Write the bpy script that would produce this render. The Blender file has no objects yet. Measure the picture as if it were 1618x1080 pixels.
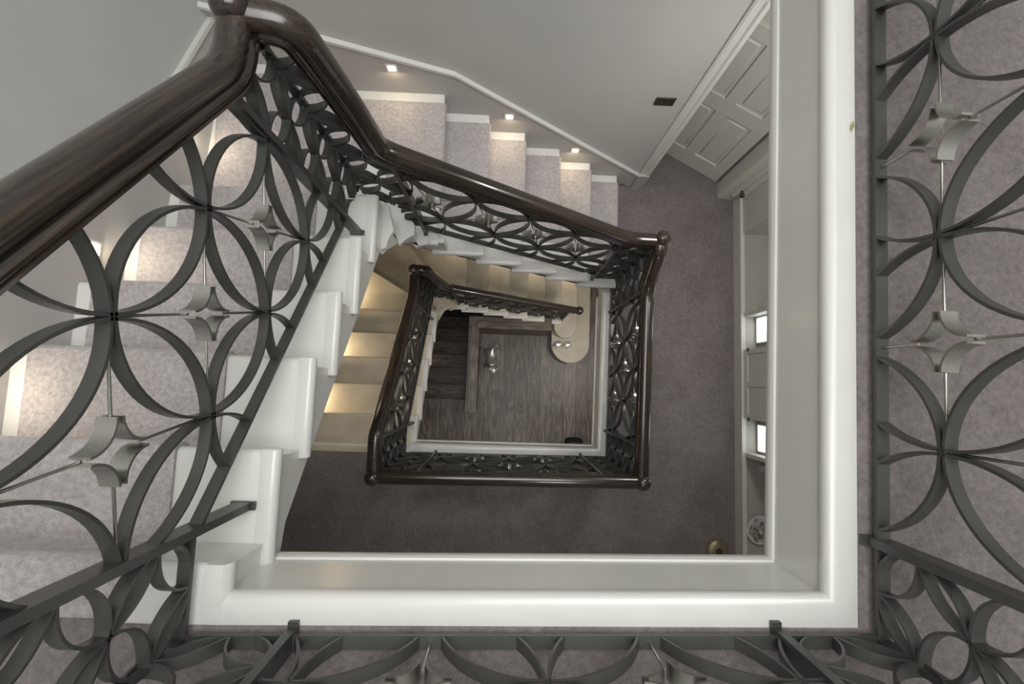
import bpy, math, random
from mathutils import Vector, Matrix
random.seed(7)
PI = math.pi
C = bpy.context.scene.collection
sc = bpy.context.scene

# ------------------------------------------------------------------ camera, world, lights, exposure
FPX, NX, NY, YAW, EYE = 735.0, 791.0, 605.0, 0.036, 1.22
_n = Vector(((NX-809)/FPX, (NY-540)/FPX, 1)).normalized()
_e = Vector((math.cos(YAW), math.sin(YAW), 0)); _e = (_e - _n*_e.dot(_n)).normalized()
_nn = (-_n).cross(_e)
# rows: world axes expressed in camera axes (x right, y down, z forward)
cam = bpy.data.cameras.new('camera'); camo = bpy.data.objects.new('camera', cam); C.objects.link(camo)
R3 = Matrix(((_e.x, -_e.y, -_e.z), (_nn.x, -_nn.y, -_nn.z), (-_n.x, _n.y, _n.z)))
camo.matrix_world = Matrix.Translation((0, 0, EYE)) @ R3.to_4x4()
cam.sensor_fit = 'HORIZONTAL'; cam.sensor_width = 36; cam.lens = 36*FPX/1618
cam.clip_start = 0.02; cam.clip_end = 60
sc.camera = camo

w = bpy.data.worlds.new('world'); sc.world = w; w.use_nodes = True
w.node_tree.nodes['Background'].inputs[0].default_value = (0.75, 0.77, 0.8, 1)
w.node_tree.nodes['Background'].inputs[1].default_value = 0.25

def area(name, loc, size, power, col=(1, .96, .9), rot=(0, 0, 0), sy=None):
    l = bpy.data.lights.new(name, 'AREA'); l.energy = power; l.color = col; l.size = size
    if sy: l.shape = 'RECTANGLE'; l.size_y = sy
    o = bpy.data.objects.new(name, l); C.objects.link(o); o.location = loc; o.rotation_euler = rot
    return o
area('overhead_fill', (0.2, 0.5, 3.05), 2.6, 114, (1, 1, .99))  # added soft light from overhead; no skylight is known here
area('top_landing_fill', (1.65, 0.9, 3.0), 0.6, 5, (1, .98, .96))  # unseen area light over the top landing, without a fixture
area('middle_landing_fill', (1.55, 1.0, -0.34), 0.35, 20, (1, .96, .92))  # added under the top slab to brighten the middle landing
area('middle_landing_fill_south', (0.6, -1.2, -0.34), 0.35, 5, (1, .95, .9))  # second added fill, for the near side of the middle landing
area('door_lobby_fill', (1.6, 2.7, -0.75), 0.4, 5, (1, .96, .92))  # unseen area light inside the lobby, without a fixture
area('hall_fill', (1.55, 0.3, -3.36), 0.35, 27, (1, .94, .87))  # added under the middle slab to brighten the hall floor
area('hall_fill_south', (0.2, -1.25, -3.36), 0.3, 11, (1, .94, .87))  # added fill for the near part of the hall
area('lower_flight_fill', (-1.2, 0.2, -2.0), 0.3, 4, (1, .9, .75))  # unseen area light above the stone flight, without a fixture

sc.view_settings.view_transform = 'Standard'; sc.view_settings.look = 'None'
sc.view_settings.exposure = 0.0; sc.view_settings.gamma = 1.0
sc.view_settings.use_curve_mapping = False

# ------------------------------------------------------------------ materials
def srgb(r, g, b):
    f = lambda c: (c/255/12.92) if c/255 <= .04045 else ((c/255+.055)/1.055)**2.4
    return (f(r), f(g), f(b), 1)
def mat(name, col, rough=.5, metal=0, col2=None, scale=6, stretch=(1, 1, 1), bump=0, bscale=80, detail=4,
        coat=0, coords='Object', spec=.5, emit=None, es=0, ramp=(.35, .65)):
    m = bpy.data.materials.new(name); m.use_nodes = True; nt = m.node_tree; N = nt.nodes; L = nt.links
    b = N['Principled BSDF']; b.inputs['Base Color'].default_value = col
    b.inputs['Roughness'].default_value = rough; b.inputs['Metallic'].default_value = metal
    b.inputs['Coat Weight'].default_value = coat; b.inputs['Coat Roughness'].default_value = .12
    b.inputs['Specular IOR Level'].default_value = spec
    tc = N.new('ShaderNodeTexCoord'); mp = N.new('ShaderNodeMapping'); L.new(tc.outputs[coords], mp.inputs[0])
    mp.inputs['Scale'].default_value = stretch
    if col2:
        nz = N.new('ShaderNodeTexNoise'); nz.inputs['Scale'].default_value = scale; nz.inputs['Detail'].default_value = detail
        L.new(mp.outputs[0], nz.inputs[0])
        rp = N.new('ShaderNodeValToRGB'); rp.color_ramp.elements[0].position = ramp[0]; rp.color_ramp.elements[1].position = ramp[1]
        rp.color_ramp.elements[0].color = col; rp.color_ramp.elements[1].color = col2
        L.new(nz.outputs[0], rp.inputs[0]); L.new(rp.outputs[0], b.inputs['Base Color'])
    if bump:
        n2 = N.new('ShaderNodeTexNoise'); n2.inputs['Scale'].default_value = bscale; n2.inputs['Detail'].default_value = 3
        L.new(mp.outputs[0], n2.inputs[0])
        bp = N.new('ShaderNodeBump'); bp.inputs['Strength'].default_value = bump; bp.inputs['Distance'].default_value = .004
        L.new(n2.outputs[0], bp.inputs['Height']); L.new(bp.outputs[0], b.inputs['Normal'])
    if emit:
        b.inputs['Emission Color'].default_value = emit; b.inputs['Emission Strength'].default_value = es
    return m
def carpet_mat(name, c1, c2, c3):
    m = mat(name, c1, .95, spec=.15); nt = m.node_tree; N = nt.nodes; L = nt.links; b = N['Principled BSDF']
    tc = N.new('ShaderNodeTexCoord')
    fine = N.new('ShaderNodeTexNoise'); fine.inputs['Scale'].default_value = 260; fine.inputs['Detail'].default_value = 3
    big = N.new('ShaderNodeTexNoise'); big.inputs['Scale'].default_value = 3.2; big.inputs['Detail'].default_value = 6; big.inputs['Roughness'].default_value = .65
    mid = N.new('ShaderNodeTexNoise'); mid.inputs['Scale'].default_value = 60; mid.inputs['Detail'].default_value = 4
    for n in (fine, big, mid): L.new(tc.outputs['Object'], n.inputs[0])
    rp = N.new('ShaderNodeValToRGB'); rp.color_ramp.elements[0].position = .3; rp.color_ramp.elements[1].position = .7
    rp.color_ramp.elements[0].color = c1; rp.color_ramp.elements[1].color = c2
    mx0 = N.new('ShaderNodeMath'); mx0.operation = 'ADD'; L.new(fine.outputs[0], mx0.inputs[0]); L.new(mid.outputs[0], mx0.inputs[1])
    h = N.new('ShaderNodeMath'); h.operation = 'MULTIPLY'; h.inputs[1].default_value = .5; L.new(mx0.outputs[0], h.inputs[0])
    L.new(h.outputs[0], rp.inputs[0])
    r2 = N.new('ShaderNodeValToRGB'); r2.color_ramp.elements[0].position = .35; r2.color_ramp.elements[1].position = .7
    r2.color_ramp.elements[0].color = c3; r2.color_ramp.elements[1].color = (1, 1, 1, 1); L.new(big.outputs[0], r2.inputs[0])
    mx = N.new('ShaderNodeMix'); mx.data_type = 'RGBA'; mx.blend_type = 'MULTIPLY'; mx.inputs[0].default_value = 1
    L.new(rp.outputs[0], mx.inputs[6]); L.new(r2.outputs[0], mx.inputs[7]); L.new(mx.outputs[2], b.inputs['Base Color'])
    bp = N.new('ShaderNodeBump'); bp.inputs['Strength'].default_value = .5; bp.inputs['Distance'].default_value = .004
    L.new(fine.outputs[0], bp.inputs['Height']); L.new(bp.outputs[0], b.inputs['Normal'])
    b.inputs['Sheen Weight'].default_value = .3
    return m
def wood_mat(name, dark, light, axis, scale=5, rough=.3, coat=0, k=14, fine=50, rot=(0, 0, 0), lo=.62, hi=1.15):
    st = [k, k, k]; st[axis] = .8
    m = mat(name, dark, rough, col2=light, scale=scale, stretch=tuple(st), detail=6, coat=coat, ramp=(.35, .68))
    nt = m.node_tree; N = nt.nodes; L = nt.links
    b = N['Principled BSDF']
    m0 = [n for n in N if n.type == 'MAPPING'][0]; t0 = m0.inputs[0].links[0].from_socket
    r0 = N.new('ShaderNodeMapping'); r0.inputs['Rotation'].default_value = rot; L.new(t0, r0.inputs[0]); L.new(r0.outputs[0], m0.inputs[0])
    mp = N.new('ShaderNodeMapping'); s2 = [1.6, 1.6, 1.6]; s2[axis] = .22
    mp.inputs['Scale'].default_value = s2; L.new(r0.outputs[0], mp.inputs[0])
    wv = N.new('ShaderNodeTexNoise'); wv.inputs['Scale'].default_value = 3; wv.inputs['Detail'].default_value = 2
    L.new(mp.outputs[0], wv.inputs[0])
    ml = N.new('ShaderNodeMath'); ml.operation = 'MULTIPLY'; ml.inputs[1].default_value = fine; L.new(wv.outputs[0], ml.inputs[0])
    sn = N.new('ShaderNodeMath'); sn.operation = 'SINE'; L.new(ml.outputs[0], sn.inputs[0])
    r = N.new('ShaderNodeMapRange'); r.inputs[1].default_value = -1; r.inputs[2].default_value = 1
    r.inputs[3].default_value = lo; r.inputs[4].default_value = hi; L.new(sn.outputs[0], r.inputs[0])
    src = b.inputs['Base Color'].links[0].from_socket
    mx = N.new('ShaderNodeMix'); mx.data_type = 'RGBA'; mx.blend_type = 'MULTIPLY'; mx.inputs[0].default_value = 1
    L.new(src, mx.inputs[6]); L.new(r.outputs[0], mx.inputs[7]); L.new(mx.outputs[2], b.inputs['Base Color'])
    return m
M = {}
M['wall'] = mat('grey_wall_paint', srgb(184, 184, 181), .6, col2=srgb(188, 188, 185), scale=2.5, bump=.05, bscale=60)
M['string_paint'] = mat('grey_skirting_paint', srgb(178, 175, 172), .45)
M['white'] = mat('white_gloss_paint', srgb(208, 208, 204), .32, col2=srgb(212, 212, 208), scale=3, coat=.25)
M['cream'] = mat('white_joinery_paint', srgb(205, 204, 197), .4)
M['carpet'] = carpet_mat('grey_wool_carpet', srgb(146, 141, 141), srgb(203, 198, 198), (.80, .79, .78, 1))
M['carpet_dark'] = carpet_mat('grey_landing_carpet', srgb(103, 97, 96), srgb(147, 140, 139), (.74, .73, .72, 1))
M['metal'] = mat('dark_grey_painted_steel', srgb(66, 66, 63), .34, .25, col2=srgb(73, 73, 70), scale=9, spec=.5)
M['nickel'] = mat('brushed_nickel', srgb(178, 177, 172), .3, 1, col2=srgb(168, 167, 162), scale=8, stretch=(30, 30, 30))
M['chrome'] = mat('polished_silver', srgb(245, 245, 245), .3, .85, bump=.3, bscale=18)
RK = dict(rough=.27, coat=.55, k=26, fine=40, lo=.85, hi=1.08)
D_, L_ = srgb(23, 19, 16), srgb(58, 46, 37)
M['rail'] = wood_mat('dark_polished_wood', D_, L_, 1, **RK)
M['railx'] = wood_mat('dark_polished_wood_crosswise', D_, L_, 0, **RK)
M['rail_w'] = wood_mat('dark_polished_wood_raking_left', D_, L_, 1, rot=(math.radians(39.4), 0, 0), **RK)
M['rail_n'] = wood_mat('dark_polished_wood_raking_far', D_, L_, 0, rot=(0, math.radians(-37.7), 0), **RK)
M['oak'] = wood_mat('smoked_oak', srgb(82, 75, 69), srgb(124, 115, 107), 1, rough=.42, k=9, fine=70)
M['oak2'] = wood_mat('smoked_oak_b', srgb(72, 65, 60), srgb(112, 103, 96), 1, rough=.42, k=9, fine=90)
M['oakx'] = wood_mat('smoked_oak_crosswise', srgb(78, 68, 60), srgb(120, 108, 98), 0, rough=.42, k=9, fine=70)
M['stone'] = mat('pale_limestone', srgb(176, 168, 152), .45, col2=srgb(192, 185, 170), scale=4, detail=8)
M['brass'] = mat('dark_bronze', srgb(86, 78, 70), .35, .8)
M['bronze'] = mat('aged_brass', srgb(150, 138, 112), .4, .6)
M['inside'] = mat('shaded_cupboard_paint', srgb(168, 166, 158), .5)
M['black'] = mat('black_leather', srgb(26, 26, 26), .5, bump=.4, bscale=40)
M['led'] = mat('warm_led', (1, .85, .62, 1), .5, emit=(1, .83, .6, 1), es=9)
M['pane'] = mat('bright_window', (1, 1, 1, 1), .5, emit=(.95, .98, 1, 1), es=1.6)
M['shell'] = mat('mottled_shell', srgb(90, 88, 80), .5, col2=srgb(190, 188, 178), scale=40)
M['panel_glow'] = mat('added_panel_glow', (1, 1, 1, 1), .4, emit=(1, .98, .95, 1), es=1.2)  # glow of the invented ceiling panel

# ------------------------------------------------------------------ mesh helpers
class MB:
    def __init__(s): s.v = []; s.f = []
    def add(s, vs, fs):
        o = len(s.v); s.v += [tuple(p) for p in vs]; s.f += [tuple(i+o for i in f) for f in fs]; return s
    def box(s, x0, x1, y0, y1, z0, z1):
        vs = [(x, y, z) for x in (x0, x1) for y in (y0, y1) for z in (z0, z1)]
        return s.add(vs, [(0, 1, 3, 2), (4, 6, 7, 5), (0, 4, 5, 1), (2, 3, 7, 6), (0, 2, 6, 4), (1, 5, 7, 3)])
    def prism(s, poly, f0, f1):
        n = len(poly); vs = [f0(p) for p in poly]+[f1(p) for p in poly]
        return s.add(vs, [tuple(range(n))[::-1], tuple(range(n, 2*n))]+[(i, (i+1) % n, n+(i+1) % n, n+i) for i in range(n)])
    def px(s, poly, x0, x1): return s.prism(poly, lambda p: (x0, p[0], p[1]), lambda p: (x1, p[0], p[1]))
    def py(s, poly, y0, y1): return s.prism(poly, lambda p: (p[0], y0, p[1]), lambda p: (p[0], y1, p[1]))
    def pz(s, poly, z0, z1): return s.prism(poly, lambda p: (p[0], p[1], z0), lambda p: (p[0], p[1], z1))
    def loft(s, rings, closed=False, cap=True):
        n = len(rings[0]); m = len(rings); vs = [p for r in rings for p in r]; fs = []
        for i in range(m if closed else m-1):
            j = (i+1) % m
            for k in range(n): fs.append((i*n+k, i*n+(k+1) % n, j*n+(k+1) % n, j*n+k))
        if cap and not closed: fs += [tuple(range(n))[::-1], tuple(range((m-1)*n, m*n))]
        return s.add(vs, fs)
    def cyl(s, a, b, r, n=8, r2=None):
        a = Vector(a); b = Vector(b); d = (b-a).normalized(); u = d.orthogonal().normalized(); v = d.cross(u); r2 = r if r2 is None else r2
        ring = lambda c, q: [c+u*math.cos(2*PI*i/n)*q+v*math.sin(2*PI*i/n)*q for i in range(n)]
        return s.loft([ring(a, r), ring(b, r2)])
    def ball(s, c, r, seg=20, rings=12, sc3=(1, 1, 1)):
        c = Vector(c); rs = []
        for i in range(rings+1):
            t = PI*i/rings; q = max(math.sin(t), 1e-3)
            rs.append([c+Vector((r*sc3[0]*q*math.cos(2*PI*k/seg), r*sc3[1]*q*math.sin(2*PI*k/seg), -r*sc3[2]*math.cos(t))) for k in range(seg)])
        return s.loft(rs)
    def build(s, name, m, parent=None, smooth=None, kind=None):
        me = bpy.data.meshes.new(name); me.from_pydata(s.v, [], s.f); me.validate()
        import bmesh
        bm = bmesh.new(); bm.from_mesh(me); bmesh.ops.recalc_face_normals(bm, faces=bm.faces); bm.to_mesh(me); bm.free()
        me.materials.append(m)
        if smooth:
            me.shade_smooth(); me.set_sharp_from_angle(angle=math.radians(smooth))
        o = bpy.data.objects.new(name, me); C.objects.link(o)
        if parent: o.parent = parent
        if kind: o['kind'] = kind
        return o
def thing(name, label, cat, group=None):
    o = bpy.data.objects.new(name, None); C.objects.link(o); o.empty_display_size = .1
    o['label'] = label; o['category'] = cat
    if group: o['group'] = group
    return o
def tag(o, label, cat, group=None):
    o['label'] = label; o['category'] = cat
    if group: o['group'] = group
    return o
def struct(o, label=None, cat=None):
    o['kind'] = 'structure'
    if label: o['label'] = label
    if cat: o['category'] = cat
    return o
def bevel(o, wdt, seg=2):
    md = o.modifiers.new('bevel', 'BEVEL'); md.width = wdt; md.segments = seg; md.limit_method = 'ANGLE'
    o.data.shade_smooth(); o.data.set_sharp_from_angle(angle=math.radians(40)); return o

RI = 3.0/14
XW_WALL, YN_WALL, XE_WALL, YS_WALL = -1.71, 1.905, 2.15, -1.78
GZ = -3-16*RI       # hall floor

# ------------------------------------------------------------------ room shell
def wall(name, mb, label, m=None):
    o = mb.build(name, m or M['wall']); return struct(o, label, 'wall')
XW_LOW = -1.96
wall('wall_west', MB().pz([(-2.1, YS_WALL-.1), (XW_WALL, YS_WALL-.1), (XW_WALL, .75), (XW_WALL+.085, YN_WALL+.1), (-2.1, YN_WALL+.1)], -1.8, 3.2)
     .box(-2.1, XW_LOW, YS_WALL-.1, YN_WALL+.1, GZ-2.2, -1.8), 'tall plain grey wall on the left side of the stairwell')
wall('wall_north', MB().box(XW_LOW, 1.25, YN_WALL, YN_WALL+.12, GZ-2.2, 3.2).box(1.25, XE_WALL, YN_WALL, YN_WALL+.12, -.85, 3.2)
     .box(1.25, XE_WALL, YN_WALL, YN_WALL+.12, GZ-.2, -3.21).box(2.02, XE_WALL, YN_WALL, YN_WALL+.12, -3, -.85), 'grey wall behind the carpeted flight, with the switch plate')
wall('wall_south', MB().box(XW_LOW, XE_WALL, YS_WALL-.12, YS_WALL, GZ-2.2, 3.2), 'grey wall closing the near side of the landings')
wall('wall_east', MB().box(XE_WALL, XE_WALL+.12, YS_WALL, YN_WALL+.1, -.3, 3.2).box(XE_WALL, XE_WALL+.12, YS_WALL, YN_WALL+.1, GZ-2.2, -3.0)
     .box(XE_WALL+.5, XE_WALL+.6, YS_WALL, YN_WALL+.1, -3.1, -.2), 'grey wall on the right side of the stairwell')
o = MB().box(XW_WALL-.1, XE_WALL+.1, YS_WALL-.1, YN_WALL+.1, 3.2, 3.3).build('ceiling', M['white']); struct(o, 'white ceiling over the stairwell', 'ceiling')
# lobby behind the open door
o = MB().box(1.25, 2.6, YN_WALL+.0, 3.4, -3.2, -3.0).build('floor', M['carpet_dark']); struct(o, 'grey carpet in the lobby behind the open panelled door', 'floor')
wall('wall_lobby', MB().box(1.15, 1.25, YN_WALL+.12, 3.4, -3.1, -.6).box(2.6, 2.7, 2.0, 3.4, -3.1, -.6).box(1.15, 2.7, 3.4, 3.5, -3.1, -.6).box(1.15, 2.7, 1.95, 3.5, -.7, -.6),
     'plain walls of the lobby behind the open panelled door')

def rounded(x0, x1, z0, z1, r, n=4, tl=True, tr=True):
    """polygon with rounded top corners (a,z)"""
    p = [(x0, z0), (x1, z0)]
    if tr: p += [(x1-r+r*math.cos(t), z1-r+r*math.sin(t)) for t in [PI/2*i/n for i in range(n+1)]]
    else: p += [(x1, z1)]
    if tl: p += [(x0+r-r*math.sin(t), z1-r+r*math.cos(t)) for t in [PI/2*i/n for i in range(n+1)]]
    else: p += [(x0, z1)]
    return p

def landing(z, c_se, c_ne, c_sw, carpet, tagname, notch_y, strip=.077, XW_WALL=-1.71):
    """L shaped landing slab with carpet, nosing and fascia mouldings round the well"""
    h = .30
    (xse, yse), (xne, yne), (xsw, ysw) = c_se, c_ne, c_sw
    slope = (xne-xse)/(yne-yse); xe_at = lambda y: xse+slope*(y-yse)
    yn_ = YN_WALL-.003
    slab = MB()
    slab.pz([(XW_WALL, YS_WALL), (XE_WALL, YS_WALL), (XE_WALL, YN_WALL), (xe_at(YN_WALL)+.028, YN_WALL), (xse+.028, yse-.028), (xsw, ysw-.028), (XW_WALL, ysw-.028)], z-h+.01, z-.02)
    o = slab.build('floor', M['white']); struct(o, tagname+' slab with white underside', 'floor')
    d = strip-.004
    cp = MB()
    cp.pz([(xe_at(YN_WALL)+d, yn_), (xe_at(yse-d)+d, yse-d), (xsw-.10, ysw-d), (xsw-.10, YS_WALL+.003), (XE_WALL-.003, YS_WALL+.003), (XE_WALL-.003, yn_)], z-.02, z+.006)
    cp.pz([(xsw-.10, YS_WALL+.003), (xsw-.10, ysw-d), (-.90, ysw-d), (-.90, notch_y-.05), (XW_WALL+.08, notch_y-.05), (XW_WALL+.08, YS_WALL+.003)], z-.02, z+.006)
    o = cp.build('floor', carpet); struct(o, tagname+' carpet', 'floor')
    fill = MB().box(-.90, xsw-.012, ysw-d, notch_y-.02, z-.02, z+.001).build('trim_8', M['white']); struct(fill, 'white painted margin at the head of the flight on the '+tagname, 'trim')
    prof = [(.004, -.045), (0, -.032), (.002, -.014), (.010, -.002), (.024, .004), (.06, .004), (.073, .002), (.077, -.019), (.022, -.019), (.022, -.045)]
    def run(prof_, m, name, lab):
        rings = []
        for kind in 'ecs':
            r = []
            for (a, q) in prof_:
                if kind == 'e': r.append((xne+a, yne, z+q))
                elif kind == 'c': r.append((xse+a-slope*a, yse-a, z+q))
                else: r.append((xsw-.03, ysw-a, z+q))
            rings.append(r)
        o = MB().loft(rings).build(name, m, smooth=35); struct(o, lab, 'trim'); return o
    run(prof, M['white'], 'trim_1', 'white rounded nosing round the well edge of the '+tagname)
    run([(.010, -.285), (.028, -.285), (.028, -.03), (.010, -.03)], M['white'], 'trim_2', 'white fascia below the nosing of the '+tagname)
    run([(.016, -.254), (.004, -.257), (0, -.266), (0, -.292), (.006, -.304), (.034, -.304), (.034, -.254)], M['white'], 'trim_3', 'rounded white bead along the bottom of the fascia of the '+tagname)

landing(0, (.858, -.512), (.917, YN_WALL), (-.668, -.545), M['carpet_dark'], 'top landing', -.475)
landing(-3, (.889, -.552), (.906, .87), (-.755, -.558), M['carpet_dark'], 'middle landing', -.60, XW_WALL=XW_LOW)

# ------------------------------------------------------------------ staircases
def stair(name, label, z0, xw, yn, noseW, noseN, carpeted, XW_WALL):
    LEAN = .067 if carpeted else 0
    t = thing(name, label, 'staircase')
    nW = len(noseW)-1                                   # noseW[0] is the landing nosing
    top = lambda k: z0-k*RI
    slabm = M['white'] if carpeted else M['stone']
    xs = xw-.025                                        # face of the string
    ysx = yn+.025
    # ---- bodies with the stepped top and raking soffit (west and north flights)
    pts = [(noseW[0]-.03, top(0)-.05)]
    for k in range(1, nW+1):
        pts += [(noseW[k-1]-.03, top(k)-.045), (noseW[k]-.03, top(k)-.045)]
    pts += [(noseW[nW]+.02, top(nW)-.045), (noseW[nW]+.02, top(nW)-.045-.36), (noseW[0]-.0, top(0)-.36), (noseW[0]-.12, top(0)-.33), (noseW[0]-.12, top(0)-.05)]
    MB().px(pts, XW_WALL+.002, xs-.004).build('string', M['white'], t)
    k0 = nW+3
    pts = [(noseN[0]-.5, top(k0)-.045), (noseN[0]-.03, top(k0)-.045)]
    for i in range(1, len(noseN)):
        pts += [(noseN[i-1]-.03, top(k0+i)-.045), (noseN[i]-.03, top(k0+i)-.045)]
    zend = top(k0+len(noseN))
    sl = RI/((noseN[-1]-noseN[0])/(len(noseN)-1))
    soff = lambda x: top(k0)-.27-sl*(x-noseN[0])
    pts += [(noseN[-1]-.03, min(zend, soff(noseN[-1]-.03)+.12)), (noseN[-1]-.03, max(soff(noseN[-1]-.03), zend-.1)), (noseN[0]-.3, soff(noseN[0]-.3))]
    pts[0] = (noseN[0]-.3, top(k0)-.045)
    MB().py(pts, ysx+.004, YN_WALL-.002).build('string', M['white'], t)
    # ---- curved string round the inner corner
    ri = .18; cx, cy = xs+ri, ysx-ri
    rings = []
    steps = [(0, 36, nW+1), (36, 66, nW+2), (66, 90, k0)]
    nodes = [((xs, cy-.03), (-1, 0), top(nW)-.03)]
    for d0, d1, kk in steps:
        for q in range(5):
            a = math.radians(d0+(d1-d0)*q/4)
            nodes.append(((cx-ri*math.cos(a), cy+ri*math.sin(a)), (-math.cos(a), math.sin(a)), top(kk)-.03))
    nodes.append(((noseN[0]+.04, ysx), (0, 1), top(k0)-.03))
    acc = [0]
    for i in range(1, len(nodes)): acc.append(acc[-1]+math.dist(nodes[i][0], nodes[i-1][0]))
    zb0 = top(nW)-.045-.36+(noseW[nW]-cy)*.75; zb1 = soff(noseN[0])-.02
    for (p, n, zt), a in zip(nodes, acc):
        zb = zb0+(zb1-zb0)*a/acc[-1]
        rings.append([(p[0], p[1], zb), (p[0]+n[0]*.04, p[1]+n[1]*.04, zb), (p[0]+n[0]*.04, p[1]+n[1]*.04, zt), (p[0], p[1], zt)])
    MB().loft(rings).build('string', M['white'], t, smooth=40)
    # ---- treads
    def nosed(a0, a1, z, th=.042, r=.018):
        return [(a0, z-th), (a1-r, z-th)]+[(a1-r+r*math.cos(q), z-r+r*math.sin(q)) for q in [-PI/2+PI*i/8 for i in range(3, 9)]]+[(a0, z)]
    def tread_w(k):
        o = MB().px(nosed(noseW[k-1]-.04, noseW[k], top(k)), XW_WALL+.002, xw-.03).build('tread', slabm, t, smooth=40)
        y0 = noseW[k-1]-(.085 if k == 1 else .06)
        prof = [(xw-.055, top(k)-.046), (xw-.012, top(k)-.046), (xw-.003, top(k)-.036), (xw, top(k)-.02), (xw-.004, top(k)-.006), (xw-.014, top(k)+.002), (xw-.05, top(k)+.0015), (xw-.062, top(k)-.004)]
        o = MB().py(prof, y0, noseW[k]+.002).build('nosing_return', M['white'], t, smooth=40)
        o['label'] = 'white rounded return along the open end of the step'
        bevel(o, .006)
    def tread_n(i, k, y0=None):
        a0 = (noseN[i-1]-.04) if i else noseN[0]-.30
        o = MB().py(nosed(a0, noseN[i], top(k)), yn+.03, YN_WALL-.002).build('tread', slabm, t, smooth=40)
        prof = [(yn+.055, top(k)-.046), (yn+.012, top(k)-.046), (yn+.003, top(k)-.036), (yn, top(k)-.02), (yn+.004, top(k)-.006), (yn+.014, top(k)+.002), (yn+.05, top(k)+.0015), (yn+.062, top(k)-.004)]
        x0 = (noseN[i-1]-.065) if i else cx
        o = MB().px(prof, x0, noseN[i]+.002).build('nosing_return', M['white'], t, smooth=40)
        bevel(o, .006)
    def runner_w(k, last=False):
        z = top(k); y0 = noseW[k-1]-.028; y1 = noseW[k]+.012; zl = top(k+1)+.008
        p = [(y0, z), (y1-.02, z), (y1-.02, z-.04), (y1-.04, z-.045), (y1-.04, zl), (y1-.028, zl), (y1-.028, z-.056), (y1-.008, z-.05), (y1, z-.03), (y1, z-.008), (y1-.006, z+.005), (y1-.018, z+.011), (y0, z+.011)]
        o = MB().px(p, XW_WALL+.08, -.955).build('stair_carpet', M['carpet'], t, smooth=50)
    def runner_n(i, k):
        z = top(k); x0 = (noseN[i-1]-.028) if i else noseN[0]-.30; x1 = noseN[i]+.012; zl = top(k+1)+.008
        p = [(x0, z), (x1-.02, z), (x1-.02, z-.04), (x1-.04, z-.045), (x1-.04, zl), (x1-.028, zl), (x1-.028, z-.056), (x1-.008, z-.05), (x1, z-.03), (x1, z-.008), (x1-.006, z+.005), (x1-.018, z+.011), (x0, z+.011)]
        o = MB().py(p, 1.115, 1.822).build('stair_carpet', M['carpet'], t, smooth=50)
    # riser under the landing edge
    MB().box(XW_WALL+.002, xs, noseW[0]-.035, noseW[0]-.02, top(1), top(0)-.04).build('riser', slabm, t)
    # landing end nosing over the first riser
    MB().px(nosed(noseW[0]-.14, noseW[0], top(0)+.002), XW_WALL+.002, xw-.03).build('nosing', slabm, t, smooth=40)
    MB().py([(xw-.055, top(0)-.046), (xw-.012, top(0)-.046), (xw-.003, top(0)-.036), (xw, top(0)-.02), (xw-.004, top(0)-.004), (xw-.014, top(0)+.0075), (xw-.055, top(0)+.0075)],
            noseW[0]-.13, noseW[0]+.002).build('nosing_return', M['white'], t, smooth=40)
    if carpeted:
        z = top(0); y1 = noseW[0]+.012; zl = top(1)+.008
        p = [(y1-.14, z), (y1-.02, z), (y1-.02, z-.04), (y1-.04, z-.045), (y1-.04, zl), (y1-.028, zl), (y1-.028, z-.056), (y1-.008, z-.05), (y1, z-.03), (y1, z-.008), (y1-.006, z+.005), (y1-.018, z+.011), (y1-.14, z+.011)]
        MB().px(p, XW_WALL+.08, -.90).build('stair_carpet', M['carpet'], t, smooth=50)
    for k in range(1, nW+1):
        tread_w(k)
        if carpeted: runner_w(k)
    for i in range(len(noseN)):
        if not carpeted and i >= len(noseN)-2: continue
        tread_n(i, k0+i)
        if carpeted: runner_n(i, k0+i)
    # risers of the flights: white faces below each nosing are the bodies above; stone risers when uncarpeted
    # ---- winders
    nx0, ny0 = xw+.03, noseW[nW]+.01
    def ray(deg):
        a = math.radians(deg); dx, dy = -math.cos(a), math.sin(a)
        tt = min((XW_WALL+.002-nx0)/dx, (YN_WALL-.002-ny0)/dy); return (nx0+dx*tt, ny0+dy*tt)
    a6, a7 = ray(30), ray(60)
    wall_c = (XW_WALL+.002, YN_WALL-.002)
    inn = [(xs+.02, noseW[nW]-.02), (cx-ri*.94, cy+ri*.35), (cx-ri*.66, cy+ri*.75), (cx-ri*.1, ysx-.005)]
    nz = noseW[nW]
    arcp = lambda d0, d1, off=.024: [(cx-(ri-off)*math.cos(math.radians(d0+(d1-d0)*q/4)), cy+(ri-off)*math.sin(math.radians(d0+(d1-d0)*q/4))) for q in range(5)]
    polys = [
        [(XW_WALL+.002, nz-.04), (xw-.06, nz-.04), (xw-.06, cy-.02)]+arcp(0, 40)+[(xw-.0, nz+.035), (xw-.03, nz+.045), a6],
        [(xw-.03, nz-.02)]+arcp(30, 70)+[(xw+.11, yn+.05), a7, wall_c, a6],
    ]
    bodies = [
        [(XW_WALL+.002, nz-.04), (xs-.03, nz-.04), (xs-.03, nz+.03), a6],
        [(xs-.03, nz+.0), (xs+.02, ysx+.02), (xs+.11, ysx+.035), a7, wall_c, a6],
    ]
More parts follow.
